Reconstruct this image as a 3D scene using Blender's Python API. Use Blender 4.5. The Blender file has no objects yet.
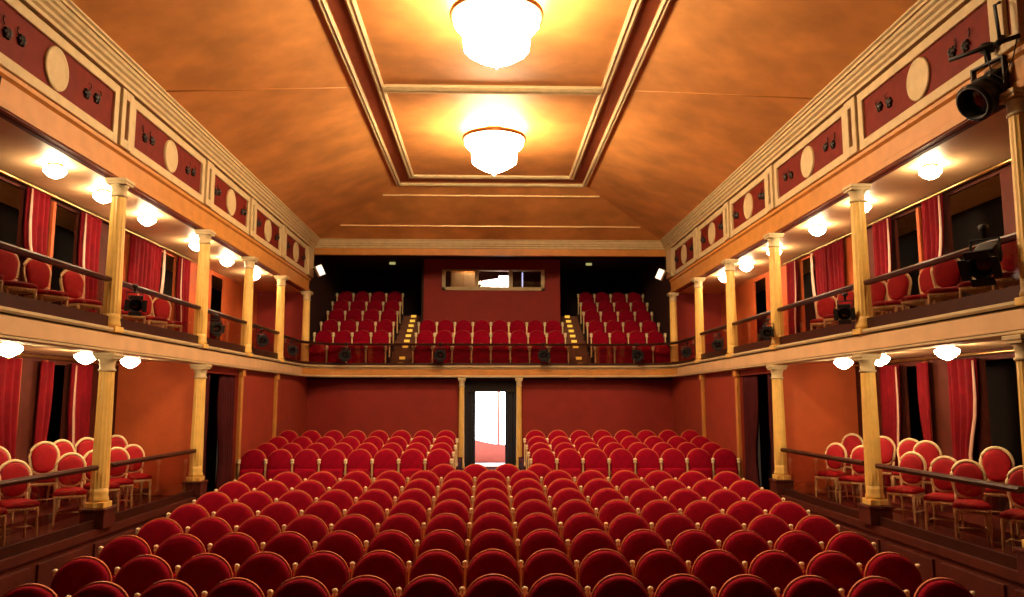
import bpy, bmesh, math, random
from mathutils import Vector, Matrix
random.seed(7)
S = bpy.context.scene
COL = S.collection
E = 2.56                       # height of the eye above the stalls floor at the nearest row
pi = math.pi
def Z(v): return v + E         # heights below are measured from the eye

# ------------------------------------------------------------------ materials
def mat(name, col, rough=.6, metal=0., noise=None, bump=0., emit=None, spec=.4, sheen=0., coat=0.):
    m = bpy.data.materials.new(name); m.use_nodes = True
    nt = m.node_tree; b = nt.nodes['Principled BSDF']
    b.inputs['Base Color'].default_value = (*col, 1)
    b.inputs['Roughness'].default_value = rough
    b.inputs['Metallic'].default_value = metal
    b.inputs['Specular IOR Level'].default_value = spec
    if sheen:
        b.inputs['Sheen Weight'].default_value = sheen
        b.inputs['Sheen Roughness'].default_value = .4
        b.inputs['Sheen Tint'].default_value = (*[min(1, c * 2 + .02) for c in col], 1)
    if coat: b.inputs['Coat Weight'].default_value = coat
    if noise or bump:
        tc = nt.nodes.new('ShaderNodeTexCoord')
        n = nt.nodes.new('ShaderNodeTexNoise')
        sc, amt = noise or (20, 0)
        n.inputs['Scale'].default_value = sc; n.inputs['Detail'].default_value = 4
        nt.links.new(tc.outputs['Object'], n.inputs['Vector'])
        if amt:
            r = nt.nodes.new('ShaderNodeValToRGB')
            r.color_ramp.elements[0].position = .3; r.color_ramp.elements[1].position = .7
            r.color_ramp.elements[0].color = (*[c * (1 - amt) for c in col], 1)
            r.color_ramp.elements[1].color = (*[min(1, c * (1 + amt)) for c in col], 1)
            nt.links.new(n.outputs['Fac'], r.inputs['Fac'])
            nt.links.new(r.outputs['Color'], b.inputs['Base Color'])
        if bump:
            bp = nt.nodes.new('ShaderNodeBump'); bp.inputs['Strength'].default_value = bump
            bp.inputs['Distance'].default_value = .02
            nt.links.new(n.outputs['Fac'], bp.inputs['Height']); nt.links.new(bp.outputs['Normal'], b.inputs['Normal'])
    if emit:
        b.inputs['Emission Color'].default_value = (*emit[0], 1)
        b.inputs['Emission Strength'].default_value = emit[1]
    return m

M = {}
M['velvet'] = mat('seat velvet', (.27, .0016, .017), .85, noise=(9, .18), sheen=.06, spec=.08)
M['chair_velvet'] = mat('chair velvet', (.28, .004, .009), .7, noise=(12, .15), sheen=.1, spec=.2)
M['curtain'] = mat('curtain velvet', (.17, .0035, .009), .85, noise=(5, .2), sheen=.1, spec=.15)
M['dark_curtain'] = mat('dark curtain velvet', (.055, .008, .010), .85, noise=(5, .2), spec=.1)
M['lining'] = mat('curtain lining satin', (.62, .36, .26), .45)
M['rim'] = mat('varnished rim wood', (.62, .16, .045), .5, noise=(14, .2))
M['gilt'] = mat('gilt paint', (.85, .62, .30), .35, metal=.25, noise=(30, .12))
M['knob'] = mat('pale gilt knob', (.92, .74, .45), .35, metal=.1)
M['ivory'] = mat('ivory and gold chair paint', (.70, .52, .27), .45, noise=(25, .12))
M['cream'] = mat('cream plaster', (.60, .465, .25), .6, noise=(6, .10))
M['column'] = mat('yellow cream column paint', (.84, .54, .14), .42, noise=(5, .10))
M['tan'] = mat('golden tan fascia paint', (.56, .24, .05), .5, noise=(4, .10))
M['ochre'] = mat('mottled ochre ceiling plaster', (.66, .285, .080), .6, noise=(1.3, .22), bump=.05)
M['trough'] = mat('red brown ceiling trough', (.30, .06, .018), .6, noise=(6, .12))
M['soffit'] = mat('pale soffit plaster', (.72, .46, .24), .5, noise=(3, .08))
M['lamplit_wall'] = mat('lamplit red wall', (.55, .105, .024), .7, noise=(2.2, .12))  # same paint as the side walls, brightened to paint in lamplight
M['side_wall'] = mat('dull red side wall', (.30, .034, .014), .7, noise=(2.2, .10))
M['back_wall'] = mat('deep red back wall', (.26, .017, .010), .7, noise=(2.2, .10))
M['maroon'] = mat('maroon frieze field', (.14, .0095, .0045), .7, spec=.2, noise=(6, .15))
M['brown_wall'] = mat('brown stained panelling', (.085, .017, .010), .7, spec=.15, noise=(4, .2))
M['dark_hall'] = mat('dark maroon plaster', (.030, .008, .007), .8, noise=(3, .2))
M['black_drape'] = mat('black drape', (.022, .022, .032), .8, noise=(6, .2))
M['dark'] = mat('dark corridor paint', (.016, .010, .009), .8)
M['plinth'] = mat('dark red plinth wood', (.085, .016, .010), .45, noise=(5, .2))
M['carpet'] = mat('dark red carpet', (.07, .010, .009), .95, noise=(40, .3), bump=.2, spec=.05)
M['rail'] = mat('dark polished rail wood', (.040, .010, .006), .4, noise=(8, .2), spec=.2)
M['brass'] = mat('brass', (.75, .50, .18), .28, metal=1.)
M['bronze'] = mat('dark bronze', (.25, .10, .03), .4, metal=.7)
M['black'] = mat('black stage metal', (.007, .007, .008), .55, noise=(20, .2))
M['ornament'] = mat('dark ornament iron', (.014, .008, .007), .45)
M['lens'] = mat('spotlight lens glass', (.012, .012, .015), .15, spec=.8)
M['step'] = mat('lit yellow step light', (.92, .62, .08), .4, emit=((1., .55, .06), .75))
M['stair'] = mat('stair boards', (.18, .06, .025), .6, noise=(8, .2))
M['white'] = mat('white paint', (.85, .83, .80), .6)
M['pink'] = mat('rose plaster', (.62, .16, .12), .7, noise=(5, .08))
WARM = (1., .70, .36)
M['chand'] = mat('lit crystal', (.9, .85, .75), .3, emit=((1., .73, .42), 96))
M['bowl'] = mat('lit frosted glass', (.9, .85, .75), .4, emit=((1., .74, .43), 100))
M['flood_glow'] = mat('lit flood glass', (.9, .9, .85), .4, emit=((1., .9, .75), 1.2))
M['sky_glow'] = mat('daylight outside', (.9, .9, .95), .5, emit=((.86, .90, 1.), 5))
M['projector_glow'] = mat('projector lens light', (.9, .9, .95), .3, emit=((.95, .95, 1.), 9))
M['tube_glow'] = mat('blue white lamp tube', (.8, .85, 1.), .3, emit=((.45, .55, 1.), 2.2))
M['green_glow'] = mat('dim emergency lamp', (.5, .5, .2), .5, emit=((.75, .7, .25), .5))
def glass():
    m = bpy.data.materials.new('clear balustrade glass'); m.use_nodes = True
    nt = m.node_tree; nt.nodes.clear()
    o = nt.nodes.new('ShaderNodeOutputMaterial'); mx = nt.nodes.new('ShaderNodeMixShader')
    t = nt.nodes.new('ShaderNodeBsdfTransparent'); g = nt.nodes.new('ShaderNodeBsdfGlossy'); f = nt.nodes.new('ShaderNodeLayerWeight'); pw = nt.nodes.new('ShaderNodeMath'); pw.operation = 'POWER'; pw.inputs[1].default_value = 4.; ml = nt.nodes.new('ShaderNodeMath'); ml.operation = 'MULTIPLY_ADD'; ml.inputs[1].default_value = .5; ml.inputs[2].default_value = .03
    t.inputs['Color'].default_value = (.80, .71, .67, 1); g.inputs['Roughness'].default_value = .03
    nt.links.new(f.outputs['Facing'], pw.inputs[0]); nt.links.new(pw.outputs[0], ml.inputs[0]); nt.links.new(ml.outputs[0], mx.inputs[0]); nt.links.new(t.outputs[0], mx.inputs[1]); nt.links.new(g.outputs[0], mx.inputs[2])
    nt.links.new(mx.outputs[0], o.inputs['Surface'])
    return m
M['glass'] = glass()

# ------------------------------------------------------------------ mesh helpers
class MB:
    def __init__(s): s.b = bmesh.new()
    def box(s, x0, x1, y0, y1, z0, z1, bev=0., mtx=None):
        v = [s.b.verts.new((x, y, z)) for x in (x0, x1) for y in (y0, y1) for z in (z0, z1)]
        fs = [s.b.faces.new([v[i] for i in q]) for q in ((0,1,3,2),(4,6,7,5),(0,4,5,1),(2,3,7,6),(0,2,6,4),(1,5,7,3))]
        if bev:
            es = list({e for f in fs for e in f.edges})
            r = bmesh.ops.bevel(s.b, geom=es, offset=bev, segments=2, affect='EDGES', profile=.5)
            v = list({w for f in r['faces'] for w in f.verts} | {w for w in v if w.is_valid})
        if mtx is not None: bmesh.ops.transform(s.b, matrix=mtx, verts=v)
        return s
    def lathe(s, prof, seg=16, c=(0, 0, 0), mtx=None, caps=True):
        rings = []; allv = []
        for r, z in prof:
            ring = [s.b.verts.new((c[0] + r * math.cos(2*pi*k/seg), c[1] + r * math.sin(2*pi*k/seg), c[2] + z)) for k in range(seg)]
            rings.append(ring); allv += ring
        for a, b in zip(rings, rings[1:]):
            for k in range(seg):
                f = s.b.faces.new((a[k], a[(k+1) % seg], b[(k+1) % seg], b[k])); f.smooth = True
        if caps:
            s.b.faces.new(rings[0][::-1]); s.b.faces.new(rings[-1])
        if mtx is not None: bmesh.ops.transform(s.b, matrix=mtx, verts=allv)
        return s
    def tube(s, pts, r, seg=8, closed=False):
        pts = [Vector(p) for p in pts]; n = len(pts); rings = []
        for i, p in enumerate(pts):
            a = pts[i-1] if (i or closed) else p; b = pts[(i+1) % n] if (i < n-1 or closed) else p
            t = (b - a).normalized()
            up = Vector((0, 0, 1)) if abs(t.z) < .9 else Vector((1, 0, 0))
            u = t.cross(up).normalized(); w = u.cross(t)
            rr = r[i] if isinstance(r, (list, tuple)) else r
            rings.append([s.b.verts.new(p + (u * math.cos(2*pi*k/seg) + w * math.sin(2*pi*k/seg)) * rr) for k in range(seg)])
        for i in range(n if closed else n-1):
            a, b = rings[i], rings[(i+1) % n]
            for k in range(seg):
                f = s.b.faces.new((a[k], a[(k+1) % seg], b[(k+1) % seg], b[k])); f.smooth = True
        if not closed:
            s.b.faces.new(rings[0][::-1]); s.b.faces.new(rings[-1])
        return s
    def prism(s, pts, d0, d1, axis='y', bev=0.):
        """closed outline pts (2-D) extruded between d0 and d1 along axis"""
        def P(a, b, d): return {'y': (a, d, b), 'x': (d, a, b), 'z': (a, b, d)}[axis]
        v0 = [s.b.verts.new(P(a, b, d0)) for a, b in pts]; v1 = [s.b.verts.new(P(a, b, d1)) for a, b in pts]
        n = len(pts)
        s.b.faces.new(v0); s.b.faces.new(v1[::-1])
        for i in range(n): s.b.faces.new((v0[i], v1[i], v1[(i+1) % n], v0[(i+1) % n]))
        return s
    def pad(s, outline, y_front, y_back, dome=.02, inset=.04, shear=0., zref=0.):
        """cushion: outline (x,z) facing -y with a domed front"""
        cx = sum(p[0] for p in outline) / len(outline); cz = sum(p[1] for p in outline) / len(outline)
        n = len(outline); rings = []
        for k, y in ((1., y_back), (1., y_front), (.96, y_front - dome * .45), (.85, y_front - dome * .8), (.55, y_front - dome)):
            rings.append([s.b.verts.new((cx + (x - cx) * k, y + (cz + (z - cz) * k - zref) * shear, cz + (z - cz) * k)) for x, z in outline])
        for a, b in zip(rings, rings[1:]):
            for i in range(n):
                f = s.b.faces.new((a[i], a[(i+1) % n], b[(i+1) % n], b[i])); f.smooth = True
        s.b.faces.new(rings[0][::-1]); f = s.b.faces.new(rings[-1]); f.smooth = True
        return s
    def sweep(s, path, prof, closed_prof=True):
        """path: list of (x,y) ; prof: list of (n,z), n = offset along the left normal of travel"""
        n = len(path); rings = []
        for i in range(n):
            a = Vector(path[max(0, i-1)]); b = Vector(path[min(n-1, i+1)]); p_ = Vector(path[i]); t = ((p_ - a).normalized() + (b - p_).normalized()).normalized()
            nx = Vector((t.y, -t.x))
            # mitre
            if 0 < i < n-1:
                t1 = (Vector(path[i]) - a).normalized(); k = 1 / max(.3, t.dot(t1))
            else: k = 1
            rings.append([s.b.verts.new((path[i][0] + nx.x * q * k, path[i][1] + nx.y * q * k, z)) for q, z in prof])
        m = len(prof)
        for a, b in zip(rings, rings[1:]):
            for k in range(m if closed_prof else m-1):
                s.b.faces.new((a[k], a[(k+1) % m], b[(k+1) % m], b[k]))
        if closed_prof: s.b.faces.new(rings[0]); s.b.faces.new(rings[-1][::-1])
        return s
    def build(s, name, m, parent=None, loc=None):
        bmesh.ops.recalc_face_normals(s.b, faces=s.b.faces[:])
        me = bpy.data.meshes.new(name); s.b.to_mesh(me); s.b.free()
        me.materials.append(M[m] if isinstance(m, str) else m)
        o = bpy.data.objects.new(name, me); COL.objects.link(o)
        if parent is not None: o.parent = parent
        if loc is not None: o.location = loc
        return o
def thing(name, label, cat, loc=(0, 0, 0), rz=0., group=None):
    o = bpy.data.objects.new(name, None); COL.objects.link(o); o.empty_display_size = .1
    o.location = loc; o.rotation_euler.z = rz
    o['label'] = label; o['category'] = cat
    if group: o['group'] = group
    return o
def tag(o, label, cat, group=None):
    o['label'] = label; o['category'] = cat
    if group: o['group'] = group
    return o
def struct(o): o['kind'] = 'structure'; return o
def part(name, me, parent):
    o = bpy.data.objects.new(name, me); COL.objects.link(o); o.parent = parent; return o
def dup(root, loc, rz, label, group=None, skip=()):
    r = root.copy(); COL.objects.link(r); r.location = loc; r.rotation_euler.z = rz; r['label'] = label
    if group: r['group'] = group
    for ch in list(root.children):
        if ch.name.split('.')[0] in skip: continue
        c = ch.copy(); COL.objects.link(c); c.parent = r
        for g in list(ch.children):
            d = g.copy(); COL.objects.link(d); d.parent = c
    return r
ORD = ['first', 'second', 'third', 'fourth', 'fifth', 'sixth', 'seventh', 'eighth', 'ninth', 'tenth', 'eleventh', 'twelfth', 'thirteenth', 'fourteenth', 'fifteenth', 'sixteenth', 'seventeenth', 'eighteenth', 'nineteenth', 'twentieth']

# ------------------------------------------------------------------ key dimensions (metres)
A = 5.3                     # plane of the columns and balcony fronts
WB = 6.85                   # back wall of boxes and galleries
YF, YB = 4.2, 23.1          # near end of what is built, balcony front at the rear
COLS_UP = [7.55, 11.1, 14.5, 17.25, 19.92, 22.75]
COLS_LOW = [7.75, 11.1, 14.65]
BOXF = -1.70                # box floor
RAKE = .059
def floor_z(y): return -2.517 + RAKE * (y - 7.75)

# ------------------------------------------------------------------ floor, terraces
mb = MB()
y0, y1 = 2.0, 15.9
prof = [(y0, floor_z(y0)), (y1, floor_z(y1)), (16.60, -1.99), (27.0, -1.94), (27.0, -3.0), (y0, -3.2)]
mb.prism([(y, Z(z)) for y, z in prof], -5.95, 5.95, 'x')
struct(mb.build('floor', 'carpet'))
ROWB = [(17.2, -1.91), (18.15, -1.83), (19.1, -1.73), (20.05, -1.62)]
mb = MB()
for s in (-1, 1):
    for i, (y, z) in enumerate(ROWB):
        x0, x1 = sorted((s * .80, s * 5.38))
        yb = ROWB[i+1][0] - .55 if i < 3 else 23.58
        mb.box(x0, x1, y - .55, yb, Z(-1.98), Z(z))
struct(mb.build('floor_rear_terraces', 'carpet'))

# ------------------------------------------------------------------ box plinths and floors (lower level)
for s, side in ((-1, 'left'), (1, 'right')):
    mb = MB(); x0, x1 = sorted((s * 5.22, s * 7.7))
    mb.box(x0, x1, YF, 14.75, Z(-1.80), Z(BOXF))
    o = struct(mb.build('floor_box_' + side, 'plinth'))
    mb = MB(); x0, x1 = sorted((s * 6.12, s * WB))
    mb.box(x0, x1, YF, 14.6, Z(BOXF), Z(BOXF + .14))
    struct(mb.build('floor_box_step_' + side, 'plinth'))
    mb = MB(); x0, x1 = sorted((s * 5.26, s * 5.4))
    mb.box(x0, x1, YF, 14.75, Z(-3.1), Z(-1.80))
    x0, x1 = sorted((s * 5.23, s * 5.27))
    for k in range(8):
        ya = YF + .1 + k * 1.32
        mb.box(x0, x1, ya, ya + 1.15, Z(-2.35), Z(-1.88), .01)
    struct(mb.build('wall_plinth_' + side, 'plinth'))

# ------------------------------------------------------------------ walls of boxes and galleries
LOW_OPEN = [(9.3, 10.9), (12.35, 13.0)]
UP_OPEN = [(10.2, 11.45), (12.25, 13.0), (15.9, 17.1), (19.35, 20.25)]
def gap_wall(name, s, ya, yb, za, zb, gaps, m, head):
    mb = MB(); x0, x1 = sorted((s * WB, s * (WB + .05)))
    cur = ya
    for g0, g1 in gaps:
        mb.box(x0, x1, cur, g0, za, zb); mb.box(x0, x1, g0, g1, head, zb); cur = g1
    mb.box(x0, x1, cur, yb, za, zb)
    return struct(mb.build(name, m))
for s, side in ((-1, 'left'), (1, 'right')):
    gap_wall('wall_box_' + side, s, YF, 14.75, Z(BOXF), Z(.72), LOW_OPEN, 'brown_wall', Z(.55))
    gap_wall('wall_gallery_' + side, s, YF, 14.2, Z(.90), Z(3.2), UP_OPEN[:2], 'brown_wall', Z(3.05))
    gap_wall('wall_gallery_rear_' + side, s, 14.2, 23.2, Z(.90), Z(3.2), UP_OPEN[2:], 'lamplit_wall', Z(3.05))
    # dark corridors behind the openings
    mb = MB(); x0, x1 = sorted((s * 7.9, s * 8.0)); mb.box(x0, x1, YF, 23.2, Z(-1.9), Z(3.3))
    struct(mb.build('wall_corridor_' + side, 'dark'))
    # end wall of the boxes, lamplight painted into its red
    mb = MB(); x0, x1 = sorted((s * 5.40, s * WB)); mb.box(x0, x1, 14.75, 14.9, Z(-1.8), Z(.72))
    struct(mb.build('wall_box_end_' + side, 'lamplit_wall'))
    # end wall of gallery
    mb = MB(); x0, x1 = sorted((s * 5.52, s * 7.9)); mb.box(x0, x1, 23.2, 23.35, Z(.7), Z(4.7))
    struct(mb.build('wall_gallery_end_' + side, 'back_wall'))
    # side walls under the balcony, with a curtained passage
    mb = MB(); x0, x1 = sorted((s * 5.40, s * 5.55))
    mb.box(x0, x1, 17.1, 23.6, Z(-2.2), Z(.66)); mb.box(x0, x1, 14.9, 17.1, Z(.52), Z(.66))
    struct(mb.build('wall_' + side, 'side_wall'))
    mb = MB(); x0, x1 = sorted((s * 5.85, s * 5.95)); mb.box(x0, x1, 14.9, 17.3, Z(-2.3), Z(.66))
    struct(mb.build('wall_passage_' + side, 'dark_hall'))
    # gallery slab
    mb = MB(); x0, x1 = sorted((s * 5.24, s * 7.9)); mb.box(x0, x1, YF, 23.2, Z(.70), Z(.90))
    struct(mb.build('ceiling_box_' + side, 'soffit'))
    # thin floor finish for the gallery
    mb = MB(); x0, x1 = sorted((s * 5.30, s * WB)); mb.box(x0, x1, YF, 23.2, Z(.90), Z(.93))
    struct(mb.build('floor_gallery_' + side, 'plinth'))
    # upper soffit
    mb = MB(); x0, x1 = sorted((s * 5.40, s * 7.9)); mb.box(x0, x1, YF, 23.2, Z(3.15), Z(3.35))
    struct(mb.build('ceiling_gallery_' + side, 'soffit'))
    # wall behind the frieze
    mb = MB(); x0, x1 = sorted((s * 5.385, s * 5.46)); mb.box(x0, x1, YF, 23.3, Z(3.1), Z(4.8))
    struct(mb.build('wall_frieze_' + side, 'maroon'))

# back wall under the balcony, with the door opening
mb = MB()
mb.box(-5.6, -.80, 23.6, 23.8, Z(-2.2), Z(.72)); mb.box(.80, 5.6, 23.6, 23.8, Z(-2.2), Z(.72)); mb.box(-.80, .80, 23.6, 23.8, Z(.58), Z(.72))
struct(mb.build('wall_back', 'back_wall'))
# picture-rail strips / pilasters on the side walls below the balcony
for s, side in ((-1, 'left'), (1, 'right')):
    for k, y in enumerate((17.2, 20.0)):
        mb = MB(); x0, x1 = sorted((s * 5.33, s * 5.40)); mb.box(x0, x1, y - .07, y + .07, Z(-1.95), Z(.66), .01)
        x0, x1 = sorted((s * 5.30, s * 5.40)); mb.box(x0, x1, y - .10, y + .10, Z(.50), Z(.66), .01)
        struct(mb.build('trim_%d' % (20 + k + (2 if s > 0 else 0)), 'tan'))

# ------------------------------------------------------------------ balcony front (fascia) swept round the hall
def front_path(off=0.):
    r = 1.3; a = A; pts = [(-a, YF)]
    for k in range(13):
        t = pi - k * (pi/2) / 12
        pts.append((-a + r + (r) * math.cos(t), YB - r + r * math.sin(t)))
    for k in range(13):
        t = pi/2 - k * (pi/2) / 12
        pts.append((a - r + r * math.cos(t), YB - r + r * math.sin(t)))
    pts.append((a, YF)); return pts
PATH = front_path()
# travelling -y..+y on the left: right-hand normal (t.y,-t.x) = (+1,0) points into the hall
o = struct(MB().sweep(PATH, [(.0, Z(.68)), (.0, Z(.95)), (-.20, Z(.95)), (-.20, Z(.68))]).build('trim_1', 'tan'))
MB().sweep(PATH, [(-.20, Z(.95)), (.03, Z(.95)), (.07, Z(.93)), (.09, Z(.955)), (.09, Z(.985)), (.05, Z(.995)), (-.20, Z(.995))]).build('top_moulding', 'cream', o)
MB().sweep(PATH, [(.0, Z(.70)), (.03, Z(.71)), (.05, Z(.69)), (.05, Z(.665)), (.02, Z(.645)), (-.20, Z(.645)), (-.20, Z(.68)), (0, Z(.68))]).build('lower_moulding', 'cream', o)
MB().sweep(PATH, [(.0, Z(.885)), (.025, Z(.895)), (.025, Z(.915)), (.0, Z(.925)), (-.01, Z(.90))]).build('bead', 'cream', o)
# slab behind the curved rear front
mb = MB()
poly = [(x * 1.015, y + .09) for x, y in PATH[1:-1]] + [(5.5, 21.8), (5.5, 24.2), (-5.5, 24.2), (-5.5, 21.8)]
mb.prism(poly, Z(.70), Z(.86), 'z'); struct(mb.build('floor_balcony', 'plinth'))

# ------------------------------------------------------------------ balcony hall at the rear
ROWU = [(23.55, .83), (24.45, 1.30), (25.35, 1.72), (26.35, 2.18), (27.1, 2.58), (27.85, 2.98)]
mb = MB()
for s in (-1, 1):
    for i, (y, z) in enumerate(ROWU):
        yb = ROWU[i+1][0] - .50 if i < 5 else 30.0
        x0, x1 = sorted((s * 3.08, s * 5.5)); mb.box(x0, x1, y - .50 if i else y - .1, yb, Z(.60), Z(z))
        if i < 3:
            x0, x1 = sorted((0, s * 2.31)); mb.box(x0, x1, y - .50 if i else y - .1, ROWU[i+1][0] - .50, Z(.60), Z(z))
struct(mb.build('floor_balcony_terraces', 'dark_hall'))
# aisle stairs
STEPS = []
mb = MB()
for s in (-1, 1):
    zz = .86; n = 11
    for k in range(n):
        y = 23.35 + k * .43; z = .86 + .205 * k
        x0, x1 = sorted((s * 2.32, s * 3.07)); mb.box(x0, x1, y, y + .45 if k < n - 1 else 29.9, Z(.60), Z(z + .02))
        if k not in (3,) and k < 11: STEPS.append((s, k, y, z + .02))
struct(mb.build('floor_balcony_stairs', 'stair'))
for s, side in ((-1, 'left'), (1, 'right')):
    mb = MB(); x0, x1 = sorted((s * 5.5, s * 5.6)); mb.box(x0, x1, 23.35, 30.0, Z(.7), Z(4.7)); struct(mb.build('wall_balcony_' + side, 'dark_hall'))
    mb = MB(); x0, x1 = sorted((s * 2.22, s * 2.30)); mb.box(x0, x1, 26.0, 30.0, Z(1.7), Z(4.65)); struct(mb.build('wall_booth_' + side, 'dark_hall'))
mb = MB(); mb.box(-5.6, 5.6, 30.0, 30.1, Z(.7), Z(4.7)); struct(mb.build('wall_balcony_back', 'dark_hall'))
mb = MB(); mb.box(-5.6, 5.6, 23.4, 30.1, Z(4.65), Z(4.75)); struct(mb.build('ceiling_balcony', 'dark_hall'))
# booth wall with window
BY = 25.95
wx0, wx1, wz0, wz1 = -1.58, 1.74, 3.66, 4.30
mb = MB()
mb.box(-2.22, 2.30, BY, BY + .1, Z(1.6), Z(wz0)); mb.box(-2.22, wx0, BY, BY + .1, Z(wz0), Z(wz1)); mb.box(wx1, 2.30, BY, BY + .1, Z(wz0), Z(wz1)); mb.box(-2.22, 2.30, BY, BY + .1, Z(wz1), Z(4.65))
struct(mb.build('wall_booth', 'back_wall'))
w = struct(MB().box(wx0 - .04, wx0 + .07, BY - .05, BY + .12, Z(wz0 - .06), Z(wz1)).box(wx1 - .07, wx1 + .04, BY - .05, BY + .12, Z(wz0 - .06), Z(wz1))
           .box(wx0 - .04, wx1 + .04, BY - .05, BY + .12, Z(wz0 - .06), Z(wz0 + .05)).box(wx0 - .04, wx1 + .04, BY - .03, BY + .12, Z(wz1 - .04), Z(wz1)).build('window_1', 'cream'))
for x in (-.47, .66): MB().box(x - .06, x + .06, BY - .03, BY + .1, Z(wz0 + .05), Z(wz1 - .04)).build('mullion', 'cream', w)
xs = [wx0 + .07, -.53, -.41, .60, .72, wx1 - .07]
for k in range(3): MB().box(xs[2*k], xs[2*k+1], BY + .03, BY + .04, Z(wz0 + .05), Z(wz1 - .04)).build('pane', 'glass', w)
mb = MB(); mb.box(-2.2, 2.2, 28.4, 28.5, Z(1.7), Z(4.65)); struct(mb.build('wall_booth_back', 'brown_wall'))
mb = MB(); mb.box(-2.2, 2.2, BY + .1, 28.4, Z(2.4), Z(2.5)); struct(mb.build('floor_booth', 'dark'))
# things in the booth
t = thing('shelf_cabinet', 'pale wooden cabinet seen through the left pane of booth window', 'cabinet', (-.95, 27.2, Z(2.5)))
MB().box(-.45, .45, -.2, .2, 0, 1.92, .02).build('body', 'tan', t); MB().box(-.42, -.01, -.22, -.2, .05, 1.86, .005).build('door', 'cream', t); MB().box(.01, .42, -.22, -.2, .05, 1.86, .005).build('door', 'cream', t)
t = thing('projector', 'glaring white film projector lamp behind the booth window', 'projector', (.43, 26.62, Z(2.5)))
MB().lathe([(.22, 0), (.22, .03), (.05, .06), (.05, 1.02), (.12, 1.06)], 14).build('pedestal', 'black', t)
MB().box(-.20, .20, -.10, .5, 1.06, 1.72, .03).build('housing', 'black', t)
MB().lathe([(.0005, 0), (.13, 0), (.15, .03), (.15, .1)], 18, mtx=Matrix.Translation((0, -.22, 1.42)) @ Matrix.Rotation(-pi/2, 4, 'X')).build('lens', 'projector_glow', t)
MB().box(-.17, .17, -.13, -.10, 1.10, 1.68, .02).build('lit_front', 'projector_glow', t)
MB().prism([(-.72, 1.52), (-.2, 1.12), (-.2, 1.60)], -.05, -.03, 'y').build('glare_wedge', 'projector_glow', t)  # glowing triangle standing in for glare reflected beside the projector
tag(MB().lathe([(.015, 0), (.022, .02), (.022, .56), (.015, .58)], 10).build('lamp_tube', 'tube_glow', loc=(1.07, 26.5, Z(3.72))), 'thin blue-white upright lamp tube behind right pane of booth window', 'lamp')
tag(MB().box(-.2, .2, -.2, .2, 0, 1.22, .02).build('lamp_stand', 'black', loc=(1.07, 26.5, Z(2.5))), 'dark equipment stand under the blue lamp tube in the booth', 'stand')

# ------------------------------------------------------------------ ceiling
CX0, CYB, CZ = 5.08, 23.20, 4.76        # cornice lip
FX, FYB, FZ = 2.52, 20.5, 5.70          # flat centre
def face_obj(name, pts, m, th=.08):
    b = MB(); v = [b.b.verts.new((x, y, Z(z))) for x, y, z in pts]; w = [b.b.verts.new((x, y, Z(z + th))) for x, y, z in pts]
    n = len(pts); b.b.faces.new(v); b.b.faces.new(w[::-1])
    for i in range(n): b.b.faces.new((v[i], w[i], w[(i+1) % n], v[(i+1) % n]))
    return struct(b.build(name, m))
YC = 3.0
face_obj('ceiling', [(-FX, YC, FZ), (-FX, FYB, FZ), (FX, FYB, FZ), (FX, YC, FZ)], 'ochre')
face_obj('ceiling_slope_left', [(-CX0-.1, YC, CZ-.037), (-CX0-.1, CYB+.1, CZ-.037), (-FX, FYB, FZ), (-FX, YC, FZ)], 'ochre')
face_obj('ceiling_slope_right', [(CX0+.1, YC, CZ-.037), (CX0+.1, CYB+.1, CZ-.037), (FX, FYB, FZ), (FX, YC, FZ)], 'ochre')
face_obj('ceiling_slope_back', [(-CX0-.1, CYB+.1, CZ-.04), (CX0+.1, CYB+.1, CZ-.04), (FX, FYB, FZ), (-FX, FYB, FZ)], 'ochre')
# cornice round three sides
P3 = [(-A, YF), (-A, CYB + .22), (A, CYB + .22), (A, YF)]
pr = [(-.06, 4.78), (.22, 4.78), (.22, 4.735), (.185, 4.72), (.185, 4.685), (.16, 4.685), (.16, 4.70), (.15, 4.70), (.15, 4.64), (.125, 4.625), (.125, 4.64), (.115, 4.64), (.115, 4.585), (.08, 4.565), (.08, 4.575), (.07, 4.575), (.07, 4.52), (.03, 4.50), (.03, 4.45), (-.06, 4.45)]
o = struct(MB().sweep(P3, [(n, Z(z)) for n, z in pr]).build('trim_2', 'cream'))
# lower cornice band where the hall meets the rear balcony hall
struct(MB().box(-A, A, CYB + .18, CYB + .34, Z(4.31), Z(4.78)).build('trim_3', 'tan'))
# ceiling mouldings
def frame(name, x, yb, m, wdt=.12, dep=.07):
    mb = MB(); y0 = 5.2
    pr = [(-wdt/2, Z(FZ)), (-wdt/2, Z(FZ - dep*.6)), (-wdt*.25, Z(FZ - dep)), (0, Z(FZ - dep*.75)), (wdt*.25, Z(FZ - dep)), (wdt/2, Z(FZ - dep*.6)), (wdt/2, Z(FZ))]
    mb.sweep([(-x, y0), (-x, yb), (x, yb), (x, y0)], pr); return mb.build(name, m)
struct(frame('trim_4', 2.47, 20.45, 'cream'))
struct(frame('trim_5', 2.06, 19.72, 'cream', .15, .06))
mb = MB(); mb.sweep([(-2.27, 5.2), (-2.27, 20.1), (2.27, 20.1), (2.27, 5.2)], [(-.12, Z(FZ)), (-.12, Z(FZ - .012)), (.12, Z(FZ - .012)), (.12, Z(FZ))])
struct(mb.build('trim_6', 'trough'))
for k, y in enumerate((13.95, 7.6)):
    pr = [(-.13, Z(FZ)), (-.13, Z(FZ - .05)), (-.06, Z(FZ - .09)), (0, Z(FZ - .06)), (.06, Z(FZ - .09)), (.13, Z(FZ - .05)), (.13, Z(FZ))]
    struct(MB().sweep([(-2.0, y), (2.0, y)], pr).build('trim_%d' % (7 + k), 'cream'))
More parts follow.
